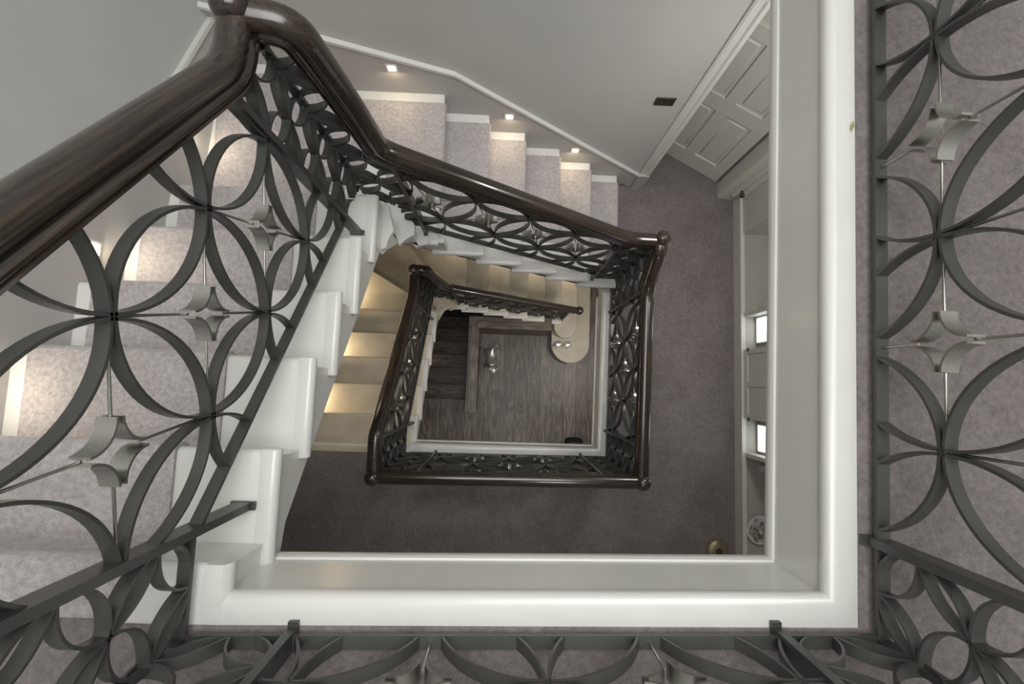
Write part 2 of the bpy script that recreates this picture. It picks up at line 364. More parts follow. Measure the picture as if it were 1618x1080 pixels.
    for j, pl in enumerate(polys[:2]):
        k = nW+1+j
        o = MB().pz(pl, top(k)-.042, top(k)).build('tread', slabm, t); bevel(o, .008)
        MB().pz(bodies[j], top(k)-.24, top(k)-.04).build('winder_body', M['white'] if carpeted else M['stone'], t)
        if carpeted:
            c = (sum(p[0] for p in pl)/len(pl), sum(p[1] for p in pl)/len(pl))
            if j == 0: q = [(XW_WALL+.08, noseW[nW]-.03), (-.90, noseW[nW]-.03), (-.90, noseW[nW]+.20), (XW_WALL+.08, a6[1]-.01)]
            else: q = [(-.90, noseW[nW]+.16), (-.84, 1.40), (a7[0]+.03, YN_WALL-.082), (XW_WALL+.08, YN_WALL-.082), (XW_WALL+.08, a6[1]-.03)]
            o = MB().pz(q, top(k)-.02, top(k)+.012).build('stair_carpet', M['carpet'], t); bevel(o, .008)
            # carpet over the riser of the winder nosing
            e0, e1 = (q[2], q[3]) if j == 0 else (q[1], q[2])
            d = Vector((e1[0]-e0[0], e1[1]-e0[1])).normalized(); nn_ = Vector((d.y, -d.x))
            if nn_.dot(Vector((1, 1))) < 0: nn_ = -nn_
            off = nn_*.014
            MB().pz([e0, e1, (e1[0]+off.x, e1[1]+off.y), (e0[0]+off.x, e0[1]+off.y)], top(k+1)+.008, top(k)+.004).build('stair_carpet', M['carpet'], t)
    # north tread 8 widened into the wedge
    k = k0
    pl = [(xw+.03, yn+.03)]+arcp(60, 90)+[(cx, yn+.06), (noseN[0]-.3, yn+.06), (noseN[0]-.3, YN_WALL-.002), a7]
    MB().pz(pl, top(k)-.043, top(k)-.0015).build('tread', slabm, t)
    MB().pz([(xw+.04, yn+.05), (noseN[0]-.3, yn+.05), (noseN[0]-.3, YN_WALL-.002), a7], top(k)-.20, top(k)-.04).build('winder_body', M['white'], t)
    if carpeted:
        q = [(-.80, 1.22), (noseN[0]-.3, 1.115), (noseN[0]-.3, 1.822), (a7[0]+.06, 1.822)]
        MB().pz(q, top(k)-.02, top(k)+.011).build('stair_carpet', M['carpet'], t)
    # ---- wall string (skirting board) with top moulding, west and north
    def raking(pts_bot, pts_top, f, name, m):
        poly = pts_bot+pts_top[::-1]
        f(MB(), poly).build(name, m, t)
    wl = [(noseW[0]-.12, top(0)+.30), (noseW[nW]+.03, top(nW)+.26), (YN_WALL-.03, top(nW+1)+.13)]
    bt = [(noseW[0]-.12, top(0)-.2), (noseW[nW]+.1, top(nW)-.3), (YN_WALL-.03, top(nW+2)-.1)]
    def wallx(y): return XW_WALL+max(0, (y-.75))*LEAN
    def wboard(th, lo, hi, name, m):
        rings = []
        ys_ = [noseW[0]-.12, .2, .75, noseW[nW]+.04, 1.4, YN_WALL-.02]
        def ev(tab, y):
            for (a, za), (b, zb) in zip(tab, tab[1:]):
                if y <= b: return za+(zb-za)*(y-a)/(b-a)
            return tab[-1][1]
        for y in sorted(ys_):
            x = wallx(y)
            rings.append([(x+.001, y, lo(ev, y)), (x+th, y, lo(ev, y)), (x+th, y, hi(ev, y)), (x+.001, y, hi(ev, y))])
        MB().loft(rings).build(name, m, t)
    wboard(.018, lambda ev, y: ev(bt, y), lambda ev, y: ev(wl, y), 'wall_string', M['string_paint'])
    wboard(.03, lambda ev, y: ev(wl, y), lambda ev, y: ev(wl, y)+.022, 'string_moulding', M['white'])
    nl = [(XW_WALL, top(nW+1)+.24), (noseN[0]+.09, top(k0)+.19), (noseN[5]+.20, top(k0+6)+.22 if len(noseN) == 6 else top(k0+6)+.22)]
    if len(noseN) > 6: nl += [(noseN[-1]+.2, top(k0+len(noseN))+.22)]
    nb = [(XW_WALL, top(nW+2)-.2), (noseN[0], top(k0)-.3), (nl[-1][0], nl[-1][1]-.24)]
    MB().py(nb+nl[::-1], YN_WALL-.018, YN_WALL-.001).build('wall_string', M['string_paint'], t)
    MB().py(nl+[(x, z+.022) for x, z in nl[::-1]], YN_WALL-.03, YN_WALL-.001).build('string_moulding', M['white'], t)
    return t, top, k0

NW_U = [-.475, -.224, .065, .344, .638, .924]
NN_U = [-.44, -.150, .118, .405, .695, .978]
NW_L = [-.600, -.330, -.050, .225, .502, .778]
NN_L = [-.495, -.207, .070, .345, .610, .882, 1.15, 1.41]
st1, topU, k0U = stair('carpeted_staircase', 'upper staircase with grey carpet runner on white painted steps, turning left at winders', 0, -.655, .868, NW_U, NN_U, True, XW_WALL)
st2, topL, k0L = stair('stone_staircase', 'lower staircase with bare pale stone steps, seen through the well', -3, -.762, .925, NW_L, NN_L, False, XW_LOW)
# stone risers on the lower flight and the two round-ended curtail steps
for k in range(1, 6):
    MB().box(XW_LOW+.004, -.80, NW_L[k]-.028, NW_L[k]-.012, topL(k+1), topL(k)-.03).build('riser', M['stone'], st2)
for i in range(6):
    MB().box(NN_L[i]-.028, NN_L[i]-.012, .96, YN_WALL-.004, topL(k0L+i+1), topL(k0L+i)-.03).build('riser', M['stone'], st2)
def curtail(x0, x1, z, name):
    r = (x1-x0)/2; cy = {0: .665, 1: .915}[name]
    poly = [(x1, YN_WALL-.004)]+[(x0+r+r*math.cos(a), cy-r*math.sin(a)) for a in [PI*i/24 for i in range(25)]]+[(x0, YN_WALL-.004)]
    o = MB().pz(poly, z-.045, z).build('tread', M['stone'], st2); bevel(o, .012); o['label'] = 'pale stone step with a rounded end'
    pin = [(p[0]+(x0+r-p[0])*.06, p[1]+(cy+.1-p[1])*.05) for p in poly]
    MB().pz(pin, z-RI, z-.045).build('riser', M['stone'], st2)
curtail(.79, 1.405, GZ+RI, 0)
curtail(.80, 1.155, GZ+2*RI, 1)

# recessed step lights
def step_light(x, y, z, wallside, lab, warm=(1, .80, .52), e=.55):
    t = thing('step_light', lab, 'light', 'square step lights')
    if wallside == 'n':
        MB().box(x-.035, x+.035, y-.006, y, z-.032, z+.032).build('trim_plate', M['cream'], t)
        MB().box(x-.022, x+.022, y-.009, y-.005, z-.02, z+.02).build('lens', M['led'], t)
        l = area('step_light_glow', (x, y-.03, z), .05, e, warm, (math.radians(-52), 0, 0))
    else:
        MB().box(x, x+.006, y-.035, y+.035, z-.032, z+.032).build('trim_plate', M['cream'], t)
        MB().box(x+.005, x+.009, y-.022, y+.022, z-.02, z+.02).build('lens', M['led'], t)
        l = area('step_light_glow', (x+.03, y, z), .05, e, warm, (0, math.radians(-52), 0))
    l.parent = t
NS = ['glowing square step light on the wall, highest of three above the carpeted flight', 'glowing square step light on the wall, middle of three above the carpeted flight', 'glowing square step light on the wall, lowest of three above the carpeted flight']
for (x, z), lb in zip(((-.734, -1.469), (-.009, -1.928), (.529, -2.355)), NS):
    step_light(x, YN_WALL-.018, z, 'n', lb)
WS = ['step light beside the second carpeted step down the left wall', 'step light beside the fourth carpeted step down the left wall', 'step light beside the first corner step of the carpeted flight']
for (y, k), lb in zip(((-.08, 2), (.49, 4), (1.2, 6)), WS):
    step_light(XW_WALL+.018+max(0, y-.75)*.067, y, topU(k)+.165, 'w', lb, (1, .84, .62), .5)
WS2 = ['step light beside the second stone step', 'step light beside the fourth stone step', 'step light beside the first corner step of the stone flight']
for (y, k), lb in zip(((-.19, 2), (.36, 4), (1.05, 6)), WS2):
    step_light(XW_LOW+.018, y, topL(k)+.12, 'w', lb, (1, .78, .50), 3.2)
for i, lb in zip((0, 2, 4, 6), ('step light by the top stone step along the far wall', 'step light by the third stone step along the far wall', 'step light by the fifth stone step along the far wall', 'step light by the rounded stone steps along the far wall')):
    step_light(NN_L[i]-.14, YN_WALL-.018, topL(k0L+i)+.12, 'n', lb, (1, .80, .55), .7)

# ------------------------------------------------------------------ balustrades
class Plane:
    def __init__(s, ox, oy, ang):
        s.o = Vector((ox, oy)); s.d = Vector((math.cos(ang), math.sin(ang))); s.n = Vector((-s.d.y, s.d.x))
    def p(s, a, z, w=0):
        q = s.o+s.d*a+s.n*w; return Vector((q.x, q.y, z))
def ribbon(mb, pl, pts, th, dep, w0=0):
    n = len(pts)
    if n < 2: return
    rings = []
    for i in range(n):
        a = pts[max(i-1, 0)]; b = pts[min(i+1, n-1)]
        dx, dz = b[0]-a[0], b[1]-a[1]; l = math.hypot(dx, dz) or 1; nx, nz = -dz/l*th/2, dx/l*th/2
        s, z = pts[i]
        rings.append([pl.p(s+nx, z+nz, w0-dep/2), pl.p(s+nx, z+nz, w0+dep/2), pl.p(s-nx, z-nz, w0+dep/2), pl.p(s-nx, z-nz, w0-dep/2)])
    mb.loft(rings)
def clipped(fn, t0, t1, n, inside):
    """runs of a parametric curve lying inside a region"""
    ts = [t0+(t1-t0)*i/n for i in range(n+1)]; runs = []; cur = []
    def cross(a, b):
        ia = inside(fn(a))
        for _ in range(14):
            m = (a+b)/2
            if inside(fn(m)) == ia: a = m
            else: b = m
        return fn(a if ia else b)
    for i, t in enumerate(ts):
        p = fn(t); ok = inside(p)
        if ok:
            if not cur and i: cur.append(cross(ts[i-1], t))
            cur.append(p)
        elif cur:
            cur.append(cross(ts[i-1], t)); runs.append(cur); cur = []
    if cur: runs.append(cur)
    # join closed curve
    if len(runs) > 1 and inside(fn(t0)) and inside(fn(t1)) and abs(t1-t0-2*PI) < 1e-6:
        runs[0] = runs.pop()[:-1]+runs[0]
    return runs
BT, BD = .007, .030
def main_panel(label, pl, s0, s1, bot, top, D, a, b, foot0, foot1, group='circle patterned balustrade panels'):
    t = thing('balustrade_panel', label, 'balustrade', group)
    inside = lambda p: s0 <= p[0] <= s1 and bot(p[0]) <= p[1] <= top(p[0])
    mb = MB(); ribbon(mb, pl, [(s0, bot(s0)), (s1, bot(s1))], .011, .032); mb.build('bottom_rail', M['metal'], t)
    mb = MB(); ribbon(mb, pl, [(s0+(s1-s0)*i/6, top(s0+(s1-s0)*i/6)) for i in range(7)], .011, .032); mb.build('top_rail', M['metal'], t)
    for s, f in ((s0, foot0), (s1, foot1)):
        if f is None: continue
        mb = MB(); ribbon(mb, pl, [(s, f), (s, top(s)-.002)], .022, .048); mb.build('post', M['metal'], t)
        if f < bot(s)-.02 or True:
            mb = MB(); q = [pl.p(s-.012, f, -.034), pl.p(s+.012, f, -.034), pl.p(s+.012, f, .036), pl.p(s-.012, f, .036)]
            mb.loft([[(p.x, p.y, f) for p in q], [(p.x, p.y, f+.012) for p in q]]); mb.build('foot_bracket', M['metal'], t)
    px, pz = (a[0]+b[0])/2, (a[1]+b[1])/2
    qx, qz = (b[0]-a[0])/2, (b[1]-a[1])/2
    g = .0042                                    # half the gap between touching rings
    L = math.hypot(px, pz)
    for i in range(-7, 8):
        for j in range(-7, 8):
            cx, cz = D[0]+a[0]*i+b[0]*j, D[1]+a[1]*i+b[1]*j
            fn = lambda th: (cx+(px*math.cos(th)+qx*math.sin(th))*(1-g/L), cz+(pz*math.cos(th)+qz*math.sin(th))*(1-g/L))
            if cx < s0-.5 or cx > s1+.5: continue
            runs = clipped(fn, -PI, PI, 72, inside)
            runs = [r for r in runs if len(r) > 3]
            if runs:
                mb = MB()
                for r in runs: ribbon(mb, pl, r, BT, BD)
                mb.build('circle_band', M['metal'], t, smooth=40)
            m = .085
            if s0+m < cx < s1-m and bot(cx)+m+.0 < cz < top(cx)-m:
                # four-pointed star of concave brushed plates on crossed rods
                ax = Vector((px, pz)).normalized(); ay = Vector((qx, qz)).normalized()
                c_, r_ = .0680, .0610; mb = MB()
                for sx, sy in ((1, 1), (-1, 1), (-1, -1), (1, -1)):
                    arc = []
                    for q in range(9):
                        th = PI/2*q/8
                        u, v = c_-r_*math.sin(th), c_-r_*math.cos(th)
                        arc.append((cx+ax.x*u*sx+ay.x*v*sy, cz+ax.y*u*sx+ay.y*v*sy))
                    ribbon(mb, pl, arc, .0055, .040)
                mb.build('star_ornament', M['nickel'], t, smooth=40)
                for d, R_ in ((ax, L), (-ax, L), (ay, math.hypot(qx, qz)), (-ay, math.hypot(qx, qz))):
                    p0 = Vector((cx, cz))+d*.066; p1 = p0; n_ = 40
                    for q in range(1, n_+1):
                        pp = Vector((cx, cz))+d*(.066+(R_-.066)*q/n_)
                        if not inside(pp): break
                        p1 = pp
                    if (p1-p0).length > .02:
                        MB().cyl(pl.p(p0.x, p0.y), pl.p(p1.x, p1.y), .0034, 8).build('rod', M['nickel'], t, smooth=60)
    return t
def corner_panel(label, pl, s0, s1, bot, top, zref, flip, rails=True, bar=True, group='leaf and ring patterned corner panels'):
    """s0 is at the corner, s1 at the post; lattice of rings rising from corner to post and leaves rising back"""
    t = thing('corner_panel', label, 'balustrade', group)
    lo, hi = min(s0, s1), max(s0, s1); Lw = (s1-s0); W = Lw/2; H = .1185
    inside = lambda p: lo <= p[0] <= hi and bot(p[0]) <= p[1] <= top(p[0])
    if rails:
        mb = MB(); ribbon(mb, pl, [(s0, bot(s0)), (s1, bot(s1))], .011, .032); mb.build('bottom_rail', M['metal'], t)
    if bar: mb = MB(); ribbon(mb, pl, [(s0, bot(s0)), (s0, top(s0))], .012, .032); mb.build('corner_bar', M['metal'], t)
    def lens(p, q, hw, name, ell):
        d = Vector((q[0]-p[0], q[1]-p[1])); L = d.length; d.normalize(); n = Vector((-d.y, d.x)); mb = MB(); any_ = False
        for sg in (1, -1):
            def fn(u):
                if ell:
                    v = .5-.5*math.cos(PI*u); o = Vector(p)+d*(L*(.02+.96*v))+n*(hw*max(math.sin(PI*v), 0)**.68*sg); return (o.x, o.y)
                w_ = hw*math.sin(PI*u)
                o = Vector(p)+d*(L*u)+n*(w_*sg); return (o.x, o.y)
            for r in clipped(fn, 0.0 if ell else .01, 1.0 if ell else .99, 16, inside):
                if len(r) > 2: ribbon(mb, pl, r, .006, .030); any_ = True
        if any_: mb.build(name, M['metal'], t, smooth=50)
    for k in range(-12, 24):
        z = zref+2*H*k
        lens((s0, z+H), (s0+W, z+2*H), .041, 'ring', True)
        lens((s0+W, z), (s1, z+H), .041, 'ring', True)
        lens((s0+W, z), (s0, z+H), .024, 'leaf', False)
        lens((s1, z+H), (s0+W, z+2*H), .024, 'leaf', False)
    return t

def lin(s_a, z_a, s_b, z_b): return lambda s: z_a+(z_b-z_a)*(s-s_a)/(s_b-s_a)
const = lambda v: (lambda s: v)

def plane2(x0, y0, x1, y1): return Plane(x0, y0, math.atan2(y1-y0, x1-x0)), math.hypot(x1-x0, y1-y0)
# upper level: south side, east side
pS, LS = plane2(-.755, -.640, .965, -.600)
pE, LE = plane2(.965, -.600, 1.035, 1.86)
RV, RHS, RHE = .295, .2650, .2430
main_panel('dark grey ironwork panel of circles and stars along the near edge of the top landing', pS, .272, 1.468, const(.036), const(1.0), (.610, .212), (RHS, -RV), (RHS, RV), .006, .006)
main_panel('dark grey ironwork panel of circles and stars on the right edge of the top landing', pE, .235, 2.46, const(.036), const(1.0), (.727, .212), (RHE, -RV), (RHE, RV), .006, None)
corner_panel('leaf and ring panel at the bottom left corner of the top landing, landing side', pS, 0, .272, const(.0345), const(1.0), .03, 1, bar=False)
corner_panel('leaf and ring panel at the bottom right corner of the top landing, near side', pS, LS, 1.468, const(.0345), const(1.0), .03, 1, bar=False)
corner_panel('leaf and ring panel at the bottom right corner of the top landing, right side', pE, 0, .235, const(.036), const(1.0), .03, 1)
# upper west raking panel (s = y)
pW = Plane(-.742, 0, PI/2)
A, B = (.302, -.240), (.206, .334)
botW = lambda s: .052-.797*(s-.146)-.458
railW = lambda s: .535-.82*(s-.213)
topW = lambda s: railW(s)-.062
main_panel('large raking ironwork panel of circles and stars down the left flight', pW, -.385, .722, botW, topW, (.146, .052), A, B, topU(1)+.004, topU(5)+.004)
topWc = lambda s: min(1.0, topW(s))
corner_panel('leaf and ring panel beside the first step at the top of the left flight', pW, -.637, -.385, const(.036), lambda s: min(1.0, topW(s)), .03, 1)
# corner at the winders
corner_panel('tall leaf and ring panel at the turn of the upper stair, left flight side', pW, .968, .722, lambda s: botW(s)+.02 if s > .722 else botW(s), lambda s: max(.0-.062+.03, topW(s)) if s < .8 else -.03, -.269, 1, rails=False)
pN = Plane(0, .957, 0)
railN = lambda s: -.66-.774*(s+.541)
botN = lambda s: -1.69-.797*(s-.181)-.50
topN = lambda s: railN(s)-.062
def topNc(s):
    pts = [(-.742, -.02), (-.62, -.06), (-.575, -.25), (-.56, -.5), (-.53, -.73)]
    for (a, za), (b, zb) in zip(pts, pts[1:]):
        if s <= b: return za+(zb-za)*(s-a)/(b-a)
    return topN(s)
corner_panel('tall leaf and ring panel at the turn of the upper stair, far flight side', pN, -.742, -.515, lambda s: botN(s)+.30 if s < -.6 else botN(s), topNc, -.269, 1, rails=False, bar=False)
main_panel('raking ironwork panel of circles and stars down the far carpeted flight', pN, -.515, .765, botN, topN, (.181, -1.69), A, B, topU(8)+.004, topU(13)+.004)
# middle level
pS2, LS2 = plane2(-.822, -.650, .972, -.628)
pE2, LE2 = plane2(.972, -.628, 1.005, .975)
z2 = -3
main_panel('ironwork panel of circles and stars along the near edge of the middle landing', pS2, .272, 1.557, const(z2+.036), const(z2+.99), (.635, z2+.212), (.28, -RV), (.28, RV), z2+.006, z2+.006)
main_panel('ironwork panel of circles and stars along the right edge of the middle landing', pE2, .236, 1.312, const(z2+.036), const(z2+.99), (.525, z2+.212), (.243, -RV), (.243, RV), z2+.006, z2+.006)
corner_panel('leaf and ring panel left of the lower left ball of the middle landing rail', pS2, 0, .272, const(z2+.0345), const(z2+.99), z2+.03, 1, bar=False)
corner_panel('leaf and ring panel left of the lower right ball of the middle landing rail', pS2, LS2, 1.557, const(z2+.0345), const(z2+.99), z2+.03, 1, bar=False)
corner_panel('leaf and ring panel above the lower right ball of the middle landing rail', pE2, 0, .236, const(z2+.036), const(z2+.99), z2+.03, 1)
corner_panel('leaf and ring panel below the upper right ball of the middle landing rail', pE2, LE2, 1.312, const(z2+.036), lambda s: z2+.99+max(0, (s-1.35))*.9, z2+.03, 1)
corner_panel('leaf and ring panel where the far flight meets the middle landing', pN, 1.0, .765, lambda s: -2.76, lambda s: -1.735, z2+.03, 1)
pW2 = Plane(-.826, 0, PI/2)
botW2 = lambda s: -2.965-.82*(s-.111)-.47
railW2 = lambda s: -2.965-.82*(s-.111)+.53
topW2 = lambda s: railW2(s)-.062
main_panel('raking ironwork panel of circles and stars down the left stone flight', pW2, -.398, .70, botW2, topW2, (.111, -2.965), A, B, topL(1)+.004, topL(5)+.004)
corner_panel('leaf and ring panel above the lower left ball of the middle landing rail', pW2, -.648, -.398, const(z2+.036), lambda s: min(z2+.99, topW2(s)), z2+.03, 1)
corner_panel('leaf and ring panel at the turn of the stone stair, left flight side', pW2, .99, .70, botW2, lambda s: max(topW2(s), -3.03), -3.269, 1, rails=False)
pN2 = Plane(0, 1.01, 0)
railN2 = lambda s: -4.23-.76*(s-.029)
botN2 = lambda s: railN2(s)-.98
topN2 = lambda s: railN2(s)-.062
def topNc2(s):
    pts = [(-.826, -3.02), (-.70, -3.08), (-.65, -3.4), (-.60, -3.75)]
    for (a, za), (b, zb) in zip(pts, pts[1:]):
        if s <= b: return za+(zb-za)*(s-a)/(b-a)
    return topN2(s)
corner_panel('leaf and ring panel at the turn of the stone stair, far flight side', pN2, -.826, -.575, lambda s: botN2(s)+.25, topNc2, -3.269, 1, rails=False)
main_panel('raking ironwork panel of circles and stars down the far stone flight', pN2, -.575, .90, botN2, topN2, (.073, -4.60), (.302, -.235), B, topL(8)+.004, topL(13)+.004)

# ------------------------------------------------------------------ handrails
PROF = []
for i in range(13):
    a = PI*i/12; PROF.append((.044*math.cos(a), .037*math.sin(a)+.002))
_L = [(.042, -.006), (.029, -.013), (.029, -.019), (.040, -.025), (.045, -.032), (.043, -.038), (.036, -.041), (.036, -.045), (.041, -.047), (.041, -.053), (.032, -.057)]
PROF += [(-a, b) for a, b in _L]+_L[::-1]
def smooth_path(pts, r=.10, n=6):
    out = [Vector(pts[0])]
    for i in range(1, len(pts)-1):
        p = Vector(pts[i]); a = Vector(pts[i-1]); b = Vector(pts[i+1])
        rr = min(r, (p-a).length*.48, (b-p).length*.48)
        p0 = p+(a-p).normalized()*rr; p1 = p+(b-p).normalized()*rr
        for k in range(n+1):
            u = k/n; out.append(p0*(1-u)**2+p*2*u*(1-u)+p1*u*u)
    out.append(Vector(pts[-1])); return out
def rail(parent, pl, pts, m, r=.10, name='rail'):
    path = smooth_path(pts, r); rings = []; n = len(path)
    for i, p in enumerate(path):
        a = path[max(i-1, 0)]; b = path[min(i+1, n-1)]; d = (b-a).normalized()
        up = Vector((-d.y, d.x))
        if d.x < 0: up = -up
        rings.append([pl.p(p.x+up.x*h, p.y+up.y*h, w_) for (w_, h) in PROF])
    return MB().loft(rings).build(name, m, parent, smooth=32)
def ball(parent, x, y, z, r=.054):
    o = MB().ball((x, y, z), r, 28, 16).build('ball_cap', M['railx'], parent, smooth=80)
    MB().ball((x, y, z+r*.93), r*.26, 14, 8, (1, 1, .5)).build('button', M['rail'], o, smooth=80)
    q = MB()
    q.cyl((x, y, z-.06), (x, y, z-.10), .03, 16, .02)
    q.build('drop_cap', M['rail'], parent, smooth=60)
t = thing('handrail', 'dark polished wood handrail round the top landing and down the upper stair', 'handrail', 'dark wood handrails')
rail(t, pE, [(.0, 1.05), (2.46, 1.05)], M['rail'])
rail(t, pS, [(0.0, 1.05), (LS, 1.05)], M['railx'])
ball(t, .965, -.60, 1.055); ball(t, -.742, -.64, 1.055)
rail(t, pW, [(-.63, 1.05), (-.40, railW(-.40)), (.805, railW(.805)), (.955, .045)], M['rail_w'], .12)
rail(t, pN, [(-.742, .045), (-.600, .02), (-.560, -.35), (-.541, -.64), (-.50, railN(-.50)), (.80, railN(.80)), (1.0, -1.705)], M['rail_n'], .10)
ball(t, -.745, .965, .062)
t = thing('handrail', 'dark polished wood handrail with balls round the middle landing and down the stone stair', 'handrail', 'dark wood handrails')
rail(t, pE2, [(0, -1.95), (1.31, -1.95), (1.50, -1.72), (1.60, -1.70)], M['rail'], .10)
rail(t, pS2, [(0, -1.95), (LS2, -1.95)], M['railx'])
ball(t, .975, -.63, -1.94); ball(t, -.824, -.652, -1.94); ball(t, 1.01, .965, -1.69)
rail(t, pW2, [(-.65, -1.95), (-.37, -1.955), (.76, railW2(.76)), (.99, railW2(.76)-.04)], M['rail_w'], .045)
rail(t, pN2, [(-.826, -2.98), (-.71, -3.0), (-.64, -3.45), (-.61, railN2(-.61)), (.98, railN2(.98))], M['rail_n'], .08)
ball(t, -.826, 1.0, -2.96); ball(t, 1.02, 1.01, railN2(.98)-.0, .058)

# ------------------------------------------------------------------ hall floor of oak planks, guard wall and the stair to the basement
fl = MB().box(-.47, XE_WALL, YS_WALL, YN_WALL, GZ-.2, GZ-.03).box(XW_LOW, -.47, YS_WALL, -.30, GZ-.2, GZ-.03).build('floor', M['oak2']); struct(fl, 'dark smoked oak plank floor of the hall', 'floor')
x = XW_LOW; i = 0
while x < XE_WALL-.01:
    wdt = min(.20, XE_WALL-x); ytop = YN_WALL-.01 if x > -.50 else -.285
    y = YS_WALL+.01; first = True
    while y < ytop-.01:
        ln = random.uniform(1.5, 2.6) if not first else random.uniform(.7, 1.9)
        y1 = min(y+ln, ytop)
        if ytop-y1 < .3: y1 = ytop
        o = MB().box(x+.0015, x+wdt-.0015, y+.0015, y1-.0015, GZ-.03, GZ+random.uniform(-.001, .001)).build('plank', random.choice((M['oak'], M['oak2'])), fl)
        y = y1; first = False
    x += wdt; i += 1
HW = GZ+.83
t = thing('guard_wall', 'dark panelled wood guard wall with flat cap around the basement stair opening', 'wall')
MB().box(-.49, -.36, -.42, .80, GZ, HW-.03).build('panelling', M['oak'], t)
MB().box(-.49, .72, .80, .93, GZ, HW-.03).build('panelling', M['oakx'], t)
bevel(MB().box(-.502, -.345, -.445, .80, HW-.03, HW).build('cap', M['oak'], t), .006)
bevel(MB().box(-.502, .725, .80, .975, HW-.03, HW).build('cap', M['oakx'], t), .006)
bevel(MB().box(-.47, -.375, -.42, .83, HW, HW+.014).build('raised_strip', M['oak'], t), .004)
bevel(MB().box(-.375, .72, .835, .90, HW, HW+.014).build('raised_strip', M['oakx'], t), .004)
t = thing('basement_stair', 'dark wood stair going down to the basement beside the guard wall', 'staircase')
NB = [-.285, -.045, .24, .48, .73, .98, 1.25]
for k in range(1, 7):
    o = MB().box(XW_LOW+.01, -.50, NB[k-1]-.03, NB[k], GZ-k*RI-.04, GZ-k*RI).build('tread', M['oakx'], t); bevel(o, .008)
    MB().box(XW_LOW+.01, -.50, NB[k]-.04, NB[k]-.02, GZ-(k+1)*RI, GZ-k*RI-.04).build('riser', M['oak2'], t)
MB().box(XW_LOW+.01, -.50, NB[0]-.02, NB[0], GZ-RI, GZ-.03).build('riser', M['oak2'], t)
MB().box(-.51, -.495, -.30, 1.9, GZ-2.0, GZ).build('string', M['oak2'], t)
l = area('basement_glow', (-1.6, .3, GZ-.5),   .3, 1.2, (1, .75, .5), (0, math.radians(-60), 0))
o = MB().box(XW_LOW, .8, -.3, YN_WALL, GZ-2.1, GZ-2.0).build('floor', M['oak2']); struct(o, 'dark basement floor at the foot of the stair', 'floor')

# ------------------------------------------------------------------ small things in the hall
def lathe(mb, c, prof, n=24):
    mb.loft([[(c[0]+r*math.cos(2*PI*k/n), c[1]+r*math.sin(2*PI*k/n), c[2]+z) for k in range(n)] for r, z in prof]); return mb
# silver dog sculpture, lying along the floor seen from above, head to the south
def blob(pts, name, m, parent=None):
    me = bpy.data.meshes.new(name); vs = []; es = []; rs = []
    for p, r, par in pts:
        vs.append(p); rs.append(r)
        if par is not None: es.append((par, len(vs)-1))
    me.from_pydata(vs, es, [])
    import bmesh
    bm = bmesh.new(); bm.from_mesh(me); ly = bm.verts.layers.skin.verify(); bm.verts.ensure_lookup_table()
    for i, r in enumerate(rs): bm.verts[i][ly].radius = r; bm.verts[i][ly].use_root = (i == 0)
    bm.to_mesh(me); bm.free()
    o = bpy.data.objects.new(name, me); C.objects.link(o)
    md = o.modifiers.new('skin', 'SKIN')
    sb = o.modifiers.new('sub', 'SUBSURF'); sb.levels = 2; sb.render_levels = 2
    me.materials.append(m)
    if parent: o.parent = parent
    return o
zf = GZ
t = thing('dog_sculpture', 'polished silver dog sculpture standing on the dark wood hall floor', 'sculpture')
dx, dy = -.17, .40
P = [((dx, dy+.07, zf+.27), (.075, .07), None), ((dx+.0, dy-.01, zf+.27), (.058, .06), 0), ((dx+.01, dy-.09, zf+.29), (.085, .08), 1),
     ((dx+.03, dy-.15, zf+.36), (.055, .055), 2), ((dx+.05, dy-.20, zf+.40), (.075, .07), 3), ((dx+.065, dy-.265, zf+.37), (.045, .04), 4),
     ((dx-.065, dy+.11, zf+.19), (.04, .04), 0), ((dx-.10, dy+.14, zf+.09), (.022, .022), 6), ((dx-.11, dy+.10, zf+.02), (.028, .024), 7),
     ((dx+.065, dy+.11, zf+.19), (.04, .04), 0), ((dx+.10, dy+.15, zf+.09), (.022, .022), 9), ((dx+.11, dy+.12, zf+.02), (.028, .024), 10),
     ((dx-.07, dy-.12, zf+.19), (.036, .036), 2), ((dx-.095, dy-.14, zf+.10), (.022, .022), 12), ((dx-.10, dy-.17, zf+.02), (.028, .024), 13),
     ((dx+.085, dy-.11, zf+.19), (.036, .036), 2), ((dx+.105, dy-.12, zf+.10), (.022, .022), 15), ((dx+.11, dy-.16, zf+.02), (.028, .024), 16),
     ((dx+.03, dy+.14, zf+.32), (.016, .016), 0), ((dx+.09, dy+.19, zf+.38), (.013, .013), 18)]
blob(P, 'body', M['chrome'], t)
for sx in (-1, 1):
    MB().ball((dx+.05+sx*.06, dy-.18, zf+.45), .026, 12, 8, (.6, 1, 1.5)).build('ear', M['chrome'], t, smooth=80)
MB().loft([[(dx+.02+.086*math.cos(a)*1.0+.0*q, dy-.125+.012*q, zf+.325+.082*math.sin(a)) for a in [2*PI*k/16 for k in range(16)]] for q in (-1, 1)], cap=True).build('collar', M['nickel'], t, smooth=40)
